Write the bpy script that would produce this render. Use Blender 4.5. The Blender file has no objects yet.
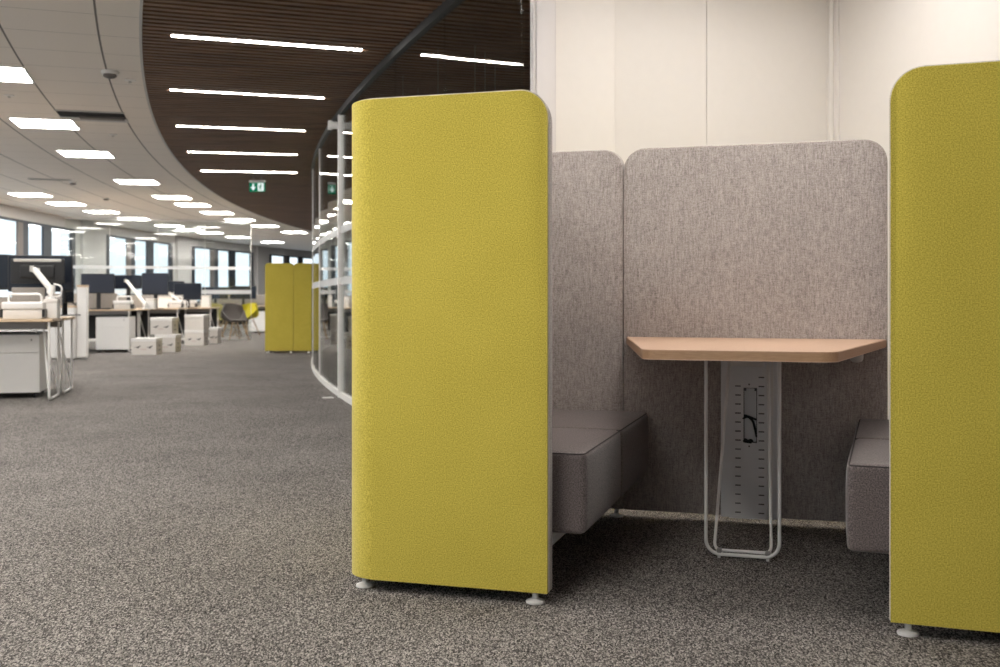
import bpy, bmesh, math, random
from math import sin, cos, asin, pi, hypot, radians, sqrt
from mathutils import Vector, Matrix
random.seed(7)
sc = bpy.context.scene
COL = sc.collection

# ------------------------------------------------------------------ survey
F = 1067.0                    # focal length in pixels of a 1000 x 667 frame
HC = 0.92                     # camera height
HY = 299.0                    # horizon row
CX, CY = 47.0, 23.75          # centre of the curved building
R_EDGE, R_GLASS, R_LIN, R_FAC = 52.12, 50.40, 51.275, 56.5
H = 2.70                      # ceiling height
TH0, TH1 = -0.637, 0.42       # ends of the floor, as angles about the centre
TH_COL = -0.3754              # where the glass wall meets the niche wall

def at(px, Y):                # world x of a column of the picture at distance Y
    return (px - 500.0) / F * Y
def pol(r, th, z=0.0):
    return Vector((CX - r * cos(th), CY + r * sin(th), z))
def theta_px(px, R):          # angle where the sight line of a column meets a circle
    k = (px - 500.0) / F
    a = k * k + 1; b = -2 * (k * CX + CY); c = CX * CX + CY * CY - R * R
    ys = [(-b + s * sqrt(max(0, b * b - 4 * a * c))) / (2 * a) for s in (1, -1)]
    y = [v for v in ys if v > 0 and CX - k * v > 0]
    y = min(ys) if R < hypot(CX, CY) else max(ys)
    return asin((y - CY) / R)

# ------------------------------------------------------------------ materials
def new_mat(name):
    m = bpy.data.materials.new(name); m.use_nodes = True
    return m, m.node_tree.nodes, m.node_tree.links, m.node_tree.nodes['Principled BSDF']
def plain(name, col, rough=0.5, metal=0.0, spec=0.5, noise=0.0, nscale=20.0, bump=0.0):
    m, n, l, b = new_mat(name)
    b.inputs['Base Color'].default_value = (*col, 1); b.inputs['Roughness'].default_value = rough
    b.inputs['Metallic'].default_value = metal; b.inputs['Specular IOR Level'].default_value = spec
    tc = n.new('ShaderNodeTexCoord'); t = n.new('ShaderNodeTexNoise')
    t.inputs['Scale'].default_value = nscale; t.inputs['Detail'].default_value = 3
    l.new(tc.outputs['Object'], t.inputs['Vector'])
    mx = n.new('ShaderNodeMix'); mx.data_type = 'RGBA'
    k = max(noise, 0.02)
    mx.inputs[6].default_value = (*[c * (1 - k) for c in col], 1)
    mx.inputs[7].default_value = (*[min(1, c * (1 + k)) for c in col], 1)
    l.new(t.outputs['Fac'], mx.inputs[0]); l.new(mx.outputs[2], b.inputs['Base Color'])
    if bump:
        bp = n.new('ShaderNodeBump'); bp.inputs['Strength'].default_value = bump; bp.inputs['Distance'].default_value = 0.002
        l.new(t.outputs['Fac'], bp.inputs['Height']); l.new(bp.outputs['Normal'], b.inputs['Normal'])
    return m
def emit(name, col, strength):
    m = bpy.data.materials.new(name); m.use_nodes = True
    n, l = m.node_tree.nodes, m.node_tree.links
    n.remove(n['Principled BSDF'])
    e = n.new('ShaderNodeEmission'); e.inputs[0].default_value = (*col, 1); e.inputs[1].default_value = strength
    l.new(e.outputs[0], n['Material Output'].inputs['Surface'])
    return m
def fabric(name, dark, mid, light, fine=420.0, weave=0.0, stretch=7.0, rough=0.95, sheen=0.25, bump=0.25, blot=0.06):
    """Woven cloth: fine melange grain, optional slubs along warp and weft."""
    m, n, l, b = new_mat(name)
    b.inputs['Roughness'].default_value = rough; b.inputs['Specular IOR Level'].default_value = 0.15
    b.inputs['Sheen Weight'].default_value = sheen; b.inputs['Sheen Roughness'].default_value = 0.5
    tc = n.new('ShaderNodeTexCoord')
    def noise(scale, vec_scale=None, detail=2.0):
        t = n.new('ShaderNodeTexNoise'); t.inputs['Scale'].default_value = scale; t.inputs['Detail'].default_value = detail
        if vec_scale:
            mp = n.new('ShaderNodeMapping'); mp.inputs['Scale'].default_value = vec_scale
            l.new(tc.outputs['Object'], mp.inputs['Vector']); l.new(mp.outputs['Vector'], t.inputs['Vector'])
        else: l.new(tc.outputs['Object'], t.inputs['Vector'])
        return t.outputs['Fac']
    def math(op, a, bb):
        q = n.new('ShaderNodeMath'); q.operation = op
        for i, v in enumerate((a, bb)):
            if isinstance(v, (int, float)): q.inputs[i].default_value = v
            else: l.new(v, q.inputs[i])
        return q.outputs[0]
    g = noise(fine)
    if weave:
        w1 = noise(240.0, (1, 1, 1.0 / stretch)); w2 = noise(240.0, (1.0 / stretch, 1.0 / stretch, 1))
        w = math('ADD', math('MULTIPLY', w1, 0.6), math('MULTIPLY', w2, 0.4))
        g = math('ADD', math('MULTIPLY', g, 1 - weave), math('MULTIPLY', w, weave))
    big = noise(4.0, None, 3.0)
    g2 = math('ADD', g, math('MULTIPLY', math('SUBTRACT', big, 0.5), blot))
    r = n.new('ShaderNodeValToRGB'); e = r.color_ramp.elements
    e[0].position = 0.34; e[0].color = (*dark, 1); e[1].position = 0.66; e[1].color = (*light, 1)
    x = e.new(0.5); x.color = (*mid, 1)
    l.new(g2, r.inputs['Fac']); l.new(r.outputs['Color'], b.inputs['Base Color'])
    bp = n.new('ShaderNodeBump'); bp.inputs['Strength'].default_value = bump; bp.inputs['Distance'].default_value = 0.0012
    l.new(g, bp.inputs['Height']); l.new(bp.outputs['Normal'], b.inputs['Normal'])
    return m
def wood(name, dark, light, scale, axis_scale, rough=0.45):
    m, n, l, b = new_mat(name)
    tc = n.new('ShaderNodeTexCoord'); mp = n.new('ShaderNodeMapping'); mp.inputs['Scale'].default_value = axis_scale
    t = n.new('ShaderNodeTexNoise'); t.inputs['Scale'].default_value = scale; t.inputs['Detail'].default_value = 5
    r = n.new('ShaderNodeValToRGB'); e = r.color_ramp.elements
    e[0].position = 0.3; e[0].color = (*dark, 1); e[1].position = 0.7; e[1].color = (*light, 1)
    l.new(tc.outputs['Object'], mp.inputs['Vector']); l.new(mp.outputs['Vector'], t.inputs['Vector'])
    l.new(t.outputs['Fac'], r.inputs['Fac']); l.new(r.outputs['Color'], b.inputs['Base Color'])
    b.inputs['Roughness'].default_value = rough
    return m
def glass_mat(name, tint, base=0.04, gain=0.96, rough=0.0):
    """Flat pane: clear with the angle dependent mirror of real glass."""
    m = bpy.data.materials.new(name); m.use_nodes = True
    n, l = m.node_tree.nodes, m.node_tree.links
    n.remove(n['Principled BSDF'])
    tr = n.new('ShaderNodeBsdfTransparent'); tr.inputs[0].default_value = (*tint, 1)
    gl = n.new('ShaderNodeBsdfGlossy'); gl.inputs['Roughness'].default_value = rough
    lw = n.new('ShaderNodeLayerWeight'); lw.inputs['Blend'].default_value = 0.5
    p = n.new('ShaderNodeMath'); p.operation = 'POWER'; p.inputs[1].default_value = 5.0
    k = n.new('ShaderNodeMath'); k.operation = 'MULTIPLY_ADD'; k.inputs[1].default_value = gain; k.inputs[2].default_value = base
    mx = n.new('ShaderNodeMixShader')
    l.new(lw.outputs['Facing'], p.inputs[0]); l.new(p.outputs[0], k.inputs[0]); l.new(k.outputs[0], mx.inputs[0])
    l.new(tr.outputs[0], mx.inputs[1]); l.new(gl.outputs[0], mx.inputs[2]); l.new(mx.outputs[0], n['Material Output'].inputs['Surface'])
    return m
def frosted_mat(name):
    m = bpy.data.materials.new(name); m.use_nodes = True
    n, l = m.node_tree.nodes, m.node_tree.links
    b = n['Principled BSDF']; b.inputs['Base Color'].default_value = (0.8, 0.8, 0.8, 1); b.inputs['Roughness'].default_value = 0.6
    tr = n.new('ShaderNodeBsdfTransparent'); mx = n.new('ShaderNodeMixShader'); mx.inputs[0].default_value = 0.55
    l.new(tr.outputs[0], mx.inputs[1]); l.new(b.outputs[0], mx.inputs[2]); l.new(mx.outputs[0], n['Material Output'].inputs['Surface'])
    return m
def carpet_mat():
    m, n, l, b = new_mat('carpet')
    b.inputs['Roughness'].default_value = 1.0; b.inputs['Specular IOR Level'].default_value = 0.05
    tc = n.new('ShaderNodeTexCoord')
    v = n.new('ShaderNodeTexVoronoi'); v.inputs['Scale'].default_value = 340.0
    t = n.new('ShaderNodeTexNoise'); t.inputs['Scale'].default_value = 240.0; t.inputs['Detail'].default_value = 3; t.inputs['Roughness'].default_value = 0.7
    big = n.new('ShaderNodeTexNoise'); big.inputs['Scale'].default_value = 1.3; big.inputs['Detail'].default_value = 3
    mp = n.new('ShaderNodeMapping'); mp.inputs['Scale'].default_value = (1, 0.42, 1); l.new(tc.outputs['Object'], mp.inputs['Vector'])
    for q in (v, t): l.new(mp.outputs['Vector'], q.inputs['Vector'])
    l.new(tc.outputs['Object'], big.inputs['Vector'])
    s = n.new('ShaderNodeSeparateColor'); l.new(v.outputs['Color'], s.inputs[0])
    a = n.new('ShaderNodeMix'); a.inputs[0].default_value = 0.55; l.new(s.outputs[0], a.inputs[2]); l.new(t.outputs['Fac'], a.inputs[3])
    c = n.new('ShaderNodeMath'); c.operation = 'MULTIPLY_ADD'; c.inputs[1].default_value = 0.12; c.inputs[2].default_value = -0.06
    l.new(big.outputs['Fac'], c.inputs[0])
    d = n.new('ShaderNodeMath'); d.operation = 'ADD'; l.new(a.outputs[0], d.inputs[0]); l.new(c.outputs[0], d.inputs[1])
    r = n.new('ShaderNodeValToRGB'); e = r.color_ramp.elements
    e[0].position = 0.28; e[0].color = (0.024, 0.022, 0.021, 1); e[1].position = 0.76; e[1].color = (0.49, 0.452, 0.42, 1)
    x = e.new(0.5); x.color = (0.126, 0.116, 0.109, 1)
    l.new(d.outputs[0], r.inputs['Fac']); l.new(r.outputs['Color'], b.inputs['Base Color'])
    bp = n.new('ShaderNodeBump'); bp.inputs['Strength'].default_value = 0.5; bp.inputs['Distance'].default_value = 0.004
    l.new(a.outputs[0], bp.inputs['Height']); l.new(bp.outputs['Normal'], b.inputs['Normal'])
    return m
def tile_mat():
    """Suspended ceiling: tiles laid out around the centre of the curved building."""
    m, n, l, b = new_mat('ceiling tile')
    b.inputs['Roughness'].default_value = 0.9; b.inputs['Specular IOR Level'].default_value = 0.1
    tc = n.new('ShaderNodeTexCoord'); sp = n.new('ShaderNodeSeparateXYZ'); l.new(tc.outputs['Object'], sp.inputs[0])
    def M(op, a, bb=0.0, cc=0.0):
        q = n.new('ShaderNodeMath'); q.operation = op
        for i, vv in enumerate((a, bb, cc)):
            if isinstance(vv, (int, float)): q.inputs[i].default_value = vv
            else: l.new(vv, q.inputs[i])
        return q.outputs[0]
    dx = M('SUBTRACT', CX, sp.outputs['X']); dy = M('SUBTRACT', sp.outputs['Y'], CY)
    r = M('SQRT', M('ADD', M('MULTIPLY', dx, dx), M('MULTIPLY', dy, dy)))
    th = M('ARCTAN2', dy, dx)
    fr = M('MULTIPLY', M('PINGPONG', M('SUBTRACT', r, 52.39 - 60), 0.3), 1.0)
    # distance to nearest main groove (0.6 m apart) and to nearest cross joint
    g1 = M('LESS_THAN', fr, 0.007)
    ft = M('PINGPONG', M('ADD', th, 0.3321 + 0.01076 * 100), 0.00538)
    g2 = M('LESS_THAN', ft, 0.00006)
    g = M('MAXIMUM', M('MULTIPLY', g1, 0.85), M('MULTIPLY', g2, 0.6))
    t = n.new('ShaderNodeTexNoise'); t.inputs['Scale'].default_value = 60; l.new(tc.outputs['Object'], t.inputs['Vector'])
    base = n.new('ShaderNodeMix'); base.data_type = 'RGBA'
    base.inputs[6].default_value = (0.82, 0.765, 0.71, 1); base.inputs[7].default_value = (0.87, 0.815, 0.76, 1)
    l.new(t.outputs['Fac'], base.inputs[0])
    mx = n.new('ShaderNodeMix'); mx.data_type = 'RGBA'; mx.inputs[7].default_value = (0.10, 0.095, 0.085, 1)
    l.new(g, mx.inputs[0]); l.new(base.outputs[2], mx.inputs[6]); l.new(mx.outputs[2], b.inputs['Base Color'])
    return m

M = dict(
    carpet=carpet_mat(), tile=tile_mat(),
    yellow=fabric('mustard green wool', (0.46, 0.365, 0.045), (0.60, 0.485, 0.078), (0.74, 0.61, 0.115), fine=275, blot=0.12, bump=0.14),
    lining=fabric('grey melange fabric', (0.20, 0.172, 0.160), (0.39, 0.345, 0.322), (0.56, 0.505, 0.475), fine=260, weave=0.6, blot=0.04),
    seat=fabric('grey brown wool', (0.085, 0.070, 0.068), (0.15, 0.124, 0.12), (0.225, 0.186, 0.18), fine=260),
    seam=plain('dark seam thread', (0.05, 0.042, 0.042), 0.9),
    piping=fabric('pale piping', (0.45, 0.42, 0.39), (0.56, 0.52, 0.49), (0.66, 0.62, 0.58)),
    divider=fabric('grey divider cloth', (0.20, 0.185, 0.17), (0.30, 0.28, 0.26), (0.40, 0.37, 0.35)),
    white_metal=plain('white powder coat', (0.84, 0.82, 0.80), 0.35),
    white_plate=plain('white sheet steel', (0.84, 0.84, 0.85), 0.4),
    slot=plain('punched slot', (0.10, 0.10, 0.105), 0.7),
    black=plain('black plastic', (0.012, 0.012, 0.014), 0.4),
    cable=plain('black cable', (0.010, 0.010, 0.010), 0.5),
    screen=plain('dark display', (0.014, 0.018, 0.028), 0.18),
    blue_screen=plain('blue black display', (0.010, 0.015, 0.030), 0.45),
    charcoal=plain('charcoal panel', (0.03, 0.03, 0.031), 0.7),
    silver=plain('silver plastic', (0.55, 0.53, 0.50), 0.4),
    beech=wood('pale beech', (0.56, 0.36, 0.24), (0.66, 0.455, 0.325), 30.0, (1, 14, 14)),
    beech_edge=wood('beech edge', (0.44, 0.26, 0.145), (0.54, 0.34, 0.20), 30.0, (1, 14, 14)),
    oak=wood('pale oak desk', (0.55, 0.40, 0.26), (0.68, 0.52, 0.36), 20.0, (1, 10, 10)),
    slat=wood('dark slat wood', (0.10, 0.052, 0.028), (0.22, 0.122, 0.07), 1.2, (1, 9, 1), 0.55),
    void=plain('black void', (0.006, 0.005, 0.005), 0.9),
    wall=plain('white wall paint', (0.83, 0.79, 0.755), 0.75),
    cream=plain('cream wall panel', (0.80, 0.765, 0.735), 0.5),
    post=plain('white door jamb', (0.70, 0.665, 0.66), 0.5),
    facade=plain('facade paint', (0.56, 0.55, 0.545), 0.8),
    frame_dark=plain('dark window frame', (0.018, 0.024, 0.036), 0.5),
    frame_grey=plain('grey window reveal', (0.16, 0.14, 0.13), 0.6),
    header=plain('dark header channel', (0.018, 0.019, 0.017), 0.5, 0.1),
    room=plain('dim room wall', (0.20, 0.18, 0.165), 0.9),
    glass=glass_mat('partition glass', (0.93, 0.95, 0.94)),
    window_glass=glass_mat('window glass', (0.93, 0.97, 1.0), 0.03, 0.6),
    frosted=frosted_mat('frosted band'),
    lamp=emit('opal lamp', (1.0, 0.96, 0.90), 14.0),
    niche_lamp=emit('opal niche lamp', (1.0, 0.95, 0.90), 2.9),
    booth_lamp=emit('opal booth lamp', (1.0, 0.95, 0.90), 6.0),
    tube=emit('linear lamp', (1.0, 0.96, 0.91), 23.0),
    sign_green=emit('sign green', (0.0, 0.055, 0.026), 1.0),
    sign_white=emit('sign white', (0.30, 0.33, 0.32), 1.0),
    box=plain('white cardboard', (0.70, 0.66, 0.62), 0.8, noise=0.05),
    box_side=plain('white cardboard edge', (0.62, 0.58, 0.55), 0.8),
    print_dark=plain('dark print', (0.05, 0.05, 0.05), 0.8),
    print_red=plain('faded red print', (0.55, 0.36, 0.34), 0.8),
    grey_shell=plain('grey plastic shell', (0.095, 0.082, 0.075), 0.5),
    yellow_shell=plain('lime plastic shell', (0.50, 0.42, 0.01), 0.5),
    olive_shell=plain('olive plastic shell', (0.36, 0.31, 0.10), 0.6),
    dowel=wood('pale dowel wood', (0.30, 0.18, 0.09), (0.45, 0.30, 0.17), 20, (6, 6, 1)),
    steel=plain('grey steel', (0.35, 0.34, 0.33), 0.35, 0.6),
    foliage=plain('pale foliage', (0.30, 0.36, 0.34), 0.9, noise=0.3),
)

# ------------------------------------------------------------------ mesh helpers
def obj(name, bm, mats, parent=None, smooth=True, angle=35, matrix=None):
    bmesh.ops.recalc_face_normals(bm, faces=bm.faces)
    me = bpy.data.meshes.new(name); bm.to_mesh(me); bm.free()
    if not isinstance(mats, (list, tuple)): mats = [mats]
    for m in mats: me.materials.append(m)
    if smooth:
        me.polygons.foreach_set('use_smooth', [True] * len(me.polygons))
        me.set_sharp_from_angle(angle=radians(angle))
    o = bpy.data.objects.new(name, me); COL.objects.link(o)
    if parent: o.parent = parent
    if matrix is not None: o.matrix_local = matrix
    return o
def thing(name, label, cat, loc=(0, 0, 0), rz=0.0, group=None):
    o = bpy.data.objects.new(name, None); COL.objects.link(o); o.empty_display_size = 0.1
    o.location = loc; o.rotation_euler = (0, 0, rz)
    return tag(o, label, cat, group)
def tag(o, label, cat, group=None):
    o['label'] = label; o['category'] = cat
    if group: o['group'] = group
    return o
def struct(o, label=None, cat=None):
    o['kind'] = 'structure'
    if label: o['label'] = label
    if cat: o['category'] = cat
    return o
def box(bm, lo, hi, bev=0.0, seg=2, mi=0, M4=None):
    lo = Vector(lo); hi = Vector(hi)
    r = bmesh.ops.create_cube(bm, size=1.0)
    vs = r['verts']; c = (lo + hi) / 2; d = hi - lo
    for v in vs: v.co = Vector((v.co.x * d.x, v.co.y * d.y, v.co.z * d.z)) + c
    fs = set(f for v in vs for f in v.link_faces)
    for f in fs: f.material_index = mi
    if bev > 0:
        es = list(set(e for v in vs for e in v.link_edges))
        r = bmesh.ops.bevel(bm, geom=es, offset=min(bev, 0.49 * min(d)), segments=seg, affect='EDGES', profile=0.5)
        vs = list(set(v for f in r['faces'] for v in f.verts) | set(v for v in vs if v.is_valid))
        for f in r['faces']: f.material_index = mi
    if M4 is not None:
        for v in vs:
            if v.is_valid: v.co = M4 @ v.co
def cyl(bm, p0, p1, r0, r1=None, seg=16, mi=0, cap=True):
    r1 = r0 if r1 is None else r1
    p0 = Vector(p0); p1 = Vector(p1); d = (p1 - p0).normalized()
    a = d.orthogonal().normalized(); b = d.cross(a)
    A = [bm.verts.new(p0 + (a * cos(2 * pi * i / seg) + b * sin(2 * pi * i / seg)) * r0) for i in range(seg)]
    B = [bm.verts.new(p1 + (a * cos(2 * pi * i / seg) + b * sin(2 * pi * i / seg)) * r1) for i in range(seg)]
    for i in range(seg):
        f = bm.faces.new((A[i], A[(i + 1) % seg], B[(i + 1) % seg], B[i])); f.material_index = mi
    if cap:
        bm.faces.new(A[::-1]).material_index = mi; bm.faces.new(B).material_index = mi
def lathe(bm, prof, seg=24, center=(0, 0, 0)):
    c = Vector(center); rings = []
    for r, z in prof:
        rings.append([bm.verts.new(c + Vector((r * cos(2 * pi * i / seg), r * sin(2 * pi * i / seg), z))) for i in range(seg)])
    for a, b in zip(rings, rings[1:]):
        for i in range(seg): bm.faces.new((a[i], a[(i + 1) % seg], b[(i + 1) % seg], b[i]))
    bm.faces.new(rings[0][::-1]); bm.faces.new(rings[-1])
def fillet(pts, rad, n=6, closed=False):
    pts = [Vector(p) for p in pts]; out = []
    N = len(pts)
    for i, p in enumerate(pts):
        if not closed and i in (0, N - 1): out.append(p); continue
        a = (pts[i - 1] - p); b = (pts[(i + 1) % N] - p)
        r = rad[i] if isinstance(rad, (list, tuple)) else rad
        if r <= 0: out.append(p); continue
        la, lb = a.length, b.length; a.normalize(); b.normalize()
        ang = a.angle(b); t = min(r / math.tan(ang / 2), 0.49 * la, 0.49 * lb)
        p0 = p + a * t; p1 = p + b * t
        c = p + (a + b).normalized() * (t / cos(ang / 2))
        v0 = p0 - c; v1 = p1 - c
        for k in range(n + 1):
            q = v0.lerp(v1, k / n)
            # spherical interpolation
            w = v0.angle(v1)
            q = (v0 * sin((1 - k / n) * w) + v1 * sin(k / n * w)) / sin(w) if w > 1e-4 else q
            out.append(c + q)
    return out
def sweep(bm, pts, r, seg=10, closed=False, mi=0):
    pts = [Vector(p) for p in pts]; N = len(pts); rings = []
    up = None
    for i, p in enumerate(pts):
        if closed: t = (pts[(i + 1) % N] - pts[i - 1]).normalized()
        else: t = (pts[min(i + 1, N - 1)] - pts[max(i - 1, 0)]).normalized()
        if up is None: up = t.orthogonal().normalized()
        up = (up - t * up.dot(t)).normalized(); s = t.cross(up)
        rings.append([bm.verts.new(p + (up * cos(2 * pi * k / seg) + s * sin(2 * pi * k / seg)) * r) for k in range(seg)])
    pairs = list(zip(rings, rings[1:]))
    for a, b in pairs:
        for k in range(seg): bm.faces.new((a[k], a[(k + 1) % seg], b[(k + 1) % seg], b[k])).material_index = mi
    if closed:
        a, b = rings[-1], rings[0]
        # match the twist of the last ring to the first
        off = min(range(seg), key=lambda o: sum((a[k].co - b[(k + o) % seg].co).length for k in range(seg)))
        for k in range(seg): bm.faces.new((a[k], a[(k + 1) % seg], b[(k + 1 + off) % seg], b[(k + off) % seg])).material_index = mi
    else:
        bm.faces.new(rings[0][::-1]); bm.faces.new(rings[-1])
def rbox(bm, lo, hi, r, n=14, bulge=(0, 0, 0), mi=0):
    """Upholstered block: rounded edges, softly bulging faces."""
    lo = Vector(lo); hi = Vector(hi); c = (lo + hi) / 2; h = (hi - lo) / 2
    t = bmesh.new(); bmesh.ops.create_cube(t, size=2.0)
    bmesh.ops.subdivide_edges(t, edges=t.edges[:], cuts=n, use_grid_fill=True)
    vmap = {}
    for v in t.verts:
        p = Vector(v.co)
        # push samples towards the edges so that the rounding is well resolved
        q = Vector([math.copysign(abs(x) ** 0.6, x) if abs(x) < 1 else x for x in p])
        w = Vector((q.x * h.x, q.y * h.y, q.z * h.z))
        inner = Vector([max(-h[i] + r, min(h[i] - r, w[i])) for i in range(3)])
        d = w - inner
        w = inner + d.normalized() * r if d.length > 1e-6 else w
        for i in range(3):
            j, k = (i + 1) % 3, (i + 2) % 3
            if abs(p[i]) > 0.999:
                w[i] += math.copysign(bulge[i], p[i]) * (1 - q[j] ** 4) * (1 - q[k] ** 4)
        vmap[v.index] = bm.verts.new(c + w)
    t.verts.ensure_lookup_table()
    for f in t.faces: bm.faces.new([vmap[v.index] for v in f.verts]).material_index = mi
    t.free()
def prism(bm, outline, z0, z1, bev=0.0, mi=0, side_mi=None):
    A = [bm.verts.new((x, y, z0)) for x, y in outline]; B = [bm.verts.new((x, y, z1)) for x, y in outline]
    n = len(outline); fs = []
    for i in range(n):
        f = bm.faces.new((A[i], A[(i + 1) % n], B[(i + 1) % n], B[i])); f.material_index = mi if side_mi is None else side_mi; fs.append(f)
    bot = bm.faces.new(A[::-1]); top = bm.faces.new(B); bot.material_index = top.material_index = mi
    if bev:
        es = [e for e in top.edges] + [e for e in bot.edges]
        bmesh.ops.bevel(bm, geom=es, offset=bev, segments=2, affect='EDGES')
def quad(bm, a, b, c, d, mi=0):
    f = bm.faces.new([bm.verts.new(p) for p in (a, b, c, d)]); f.material_index = mi
def sector(bm, r0, r1, t0, t1, z0, z1, dth=0.012, mi=0, nr=1):
    """Solid annular slab about the building's centre."""
    n = max(1, int(math.ceil((t1 - t0) / dth)))
    def ring(r, z): return [bm.verts.new(pol(r, t0 + (t1 - t0) * i / n, z)) for i in range(n + 1)]
    a, b, c, d = ring(r0, z0), ring(r1, z0), ring(r1, z1), ring(r0, z1)
    for i in range(n):
        for p, q in ((a, b), (b, c), (c, d), (d, a)):
            bm.faces.new((p[i], p[i + 1], q[i + 1], q[i])).material_index = mi
    for i in (0, n): bm.faces.new((a[i], b[i], c[i], d[i])).material_index = mi
def wall_frame(p, d):
    """Matrix whose x runs along direction d on plan, y to its left, from plan point p."""
    a = math.atan2(d[1], d[0])
    return Matrix.Translation((p[0], p[1], 0)) @ Matrix.Rotation(a, 4, 'Z')
ORD = ['nearest', 'second', 'third', 'fourth', 'fifth', 'sixth', 'seventh', 'eighth', 'ninth', 'tenth', 'eleventh', 'twelfth']

# ------------------------------------------------------------------ room shell
bm = bmesh.new(); sector(bm, 45.5, 57.2, TH0 - 0.02, TH1 + 0.02, -0.08, 0.0, 0.02)
struct(obj('floor', bm, M['carpet'], smooth=False))
bm = bmesh.new(); sector(bm, R_EDGE, 56.9, TH0 - 0.02, TH1 + 0.02, H, H + 0.06, 0.01)
struct(obj('ceiling', bm, M['tile'], smooth=False))
bm = bmesh.new(); sector(bm, 46.0, R_GLASS, TH0 - 0.02, TH_COL, H, H + 0.06, 0.01)
struct(obj('ceiling', bm, M['wall'], smooth=False))
# slatted timber ceiling over the corridor and the glazed room
bm = bmesh.new()
sector(bm, R_GLASS, R_EDGE, TH0 - 0.02, TH_COL, H + 0.05, H + 0.08, 0.01, 1)
sector(bm, 45.6, R_EDGE, TH_COL, TH1 + 0.02, H + 0.05, H + 0.08, 0.01, 1)
pitch = 0.098 / 51.3
k = 0; th = TH0
while th < TH1:
    r0 = R_GLASS + 0.02 if th < TH_COL else 46.0
    ax = Vector((-cos(th), sin(th), 0)); ta = Vector((sin(th), cos(th), 0))
    a = pol(r0, th); b = pol(R_EDGE - 0.008, th)
    hw = 0.028
    vs = []
    for z in (H - 0.004, H + 0.046):
        for p, s in ((a, -1), (a, 1), (b, 1), (b, -1)):
            vs.append(bm.verts.new(p + ta * (s * hw) + Vector((0, 0, z))))
    for q in ((0, 1, 2, 3), (7, 6, 5, 4), (0, 4, 5, 1), (1, 5, 6, 2), (2, 6, 7, 3), (3, 7, 4, 0)):
        bm.faces.new([vs[i] for i in q])
    th += pitch
struct(obj('ceiling', bm, [M['slat'], M['void']], smooth=False))
bm = bmesh.new(); sector(bm, R_EDGE - 0.006, R_EDGE + 0.012, TH0, TH1, H - 0.005, H + 0.01, 0.008)
struct(obj('trim_1', bm, M['facade'], smooth=False))

# niche wall behind the booths: radial, starting at the jamb of the glass wall
eC = Vector((cos(TH_COL), -sin(TH_COL), 0))          # towards the centre: along the niche wall
WP = pol(R_GLASS, TH_COL); WF = wall_frame(WP, eC)
bm = bmesh.new()
box(bm, (0.487, 0, 0), (1.059, 0.10, H), 0.002, 1); box(bm, (1.062, 0, 0), (1.87, 0.10, H), 0.002, 1)
box(bm, (0.40, 0.10, 0), (1.95, 0.16, H))
struct(obj('wall_back', bm, M['cream'], matrix=WF))
bm = bmesh.new(); box(bm, (0.155, -0.05, 0), (0.487, 0.16, H), 0.003, 1)
struct(obj('wall_pier', bm, M['wall'], matrix=WF))
bm = bmesh.new(); box(bm, (0.026, -0.075, 0), (0.040, -0.045, H), 0.003, 1); box(bm, (0.040, -0.085, 0), (0.140, 0.0, H), 0.006, 2); box(bm, (0.140, -0.06, 0), (0.155, 0.1, H)); box(bm, (0.11, 0.0, 0), (0.14, 0.1, H))
struct(obj('trim_2', bm, M['post'], matrix=WF))
cor = WP + eC * 1.87
dR = Vector((-sin(TH_COL), -cos(TH_COL), 0))         # back along the corridor direction
RF = wall_frame(cor, dR)
bm = bmesh.new(); box(bm, (0, 0, 0), (13.3, 0.12, H))
struct(obj('wall_right', bm, M['cream'], smooth=False, matrix=RF))
bm = bmesh.new(); box(bm, (0.0, -0.035, 0), (0.008, 0.0, H), 0.002, 1); cyl(bm, (0.024, -0.022, 0), (0.024, -0.022, H), 0.016, seg=14); box(bm, (0.03, -0.012, 0), (0.07, 0.0, H), 0.003, 1)
struct(obj('trim_3', bm, M['cream'], matrix=RF))
# far ends and the back wall of the glazed room
def radial_wall(name, th, r0, r1, thick, mat, z0=0, z1=H):
    bm = bmesh.new()
    d = Vector((sin(th), cos(th), 0)) * thick
    pts = [pol(r0, th), pol(r1, th), pol(r1, th) + d, pol(r0, th) + d]
    prism(bm, [(p.x, p.y) for p in pts], z0, z1)
    return struct(obj(name, bm, mat, smooth=False))
radial_wall('wall_near', TH0, 50.0, 56.8, -0.1, M['wall'])
radial_wall('wall_far', TH1, 45.8, 56.8, 0.1, M['facade'])
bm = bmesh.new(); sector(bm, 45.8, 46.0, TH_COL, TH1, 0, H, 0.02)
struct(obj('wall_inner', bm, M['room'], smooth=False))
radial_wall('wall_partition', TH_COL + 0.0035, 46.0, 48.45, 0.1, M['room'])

# ------------------------------------------------------------------ facade with window bays
bay_px = [(0, 77), (104, 171), (190, 252), (268, 316)]
bays = [(theta_px(a, R_FAC), theta_px(b, R_FAC)) for a, b in bay_px]
w0 = (theta_px(68, R_FAC) - theta_px(27, R_FAC)) / 0.5
bays[0] = (theta_px(27, R_FAC) - 0.435 * w0, theta_px(27, R_FAC) + 0.565 * w0)
pitch_b = bays[2][0] - bays[1][0]
first, last = bays[0], bays[-1]
wd = bays[1][1] - bays[1][0]
pre = []
t1 = first[0] - (pitch_b - wd)
while t1 - wd > TH0 + 0.01: pre.append((t1 - wd, t1)); t1 -= pitch_b
post_b = []
t0 = last[0] + pitch_b
while t0 + wd < TH1 - 0.01: post_b.append((t0, t0 + wd)); t0 += pitch_b
bays = pre[::-1] + bays + post_b
SILL, HEAD = 0.80, 2.47
bm = bmesh.new()
sector(bm, R_FAC - 0.05, R_FAC + 0.10, TH0, TH1, 0, SILL, 0.01); sector(bm, R_FAC - 0.05, R_FAC + 0.10, TH0, TH1, HEAD, H, 0.01)
edges = [TH0] + [v for b in bays for v in b] + [TH1]
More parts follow.
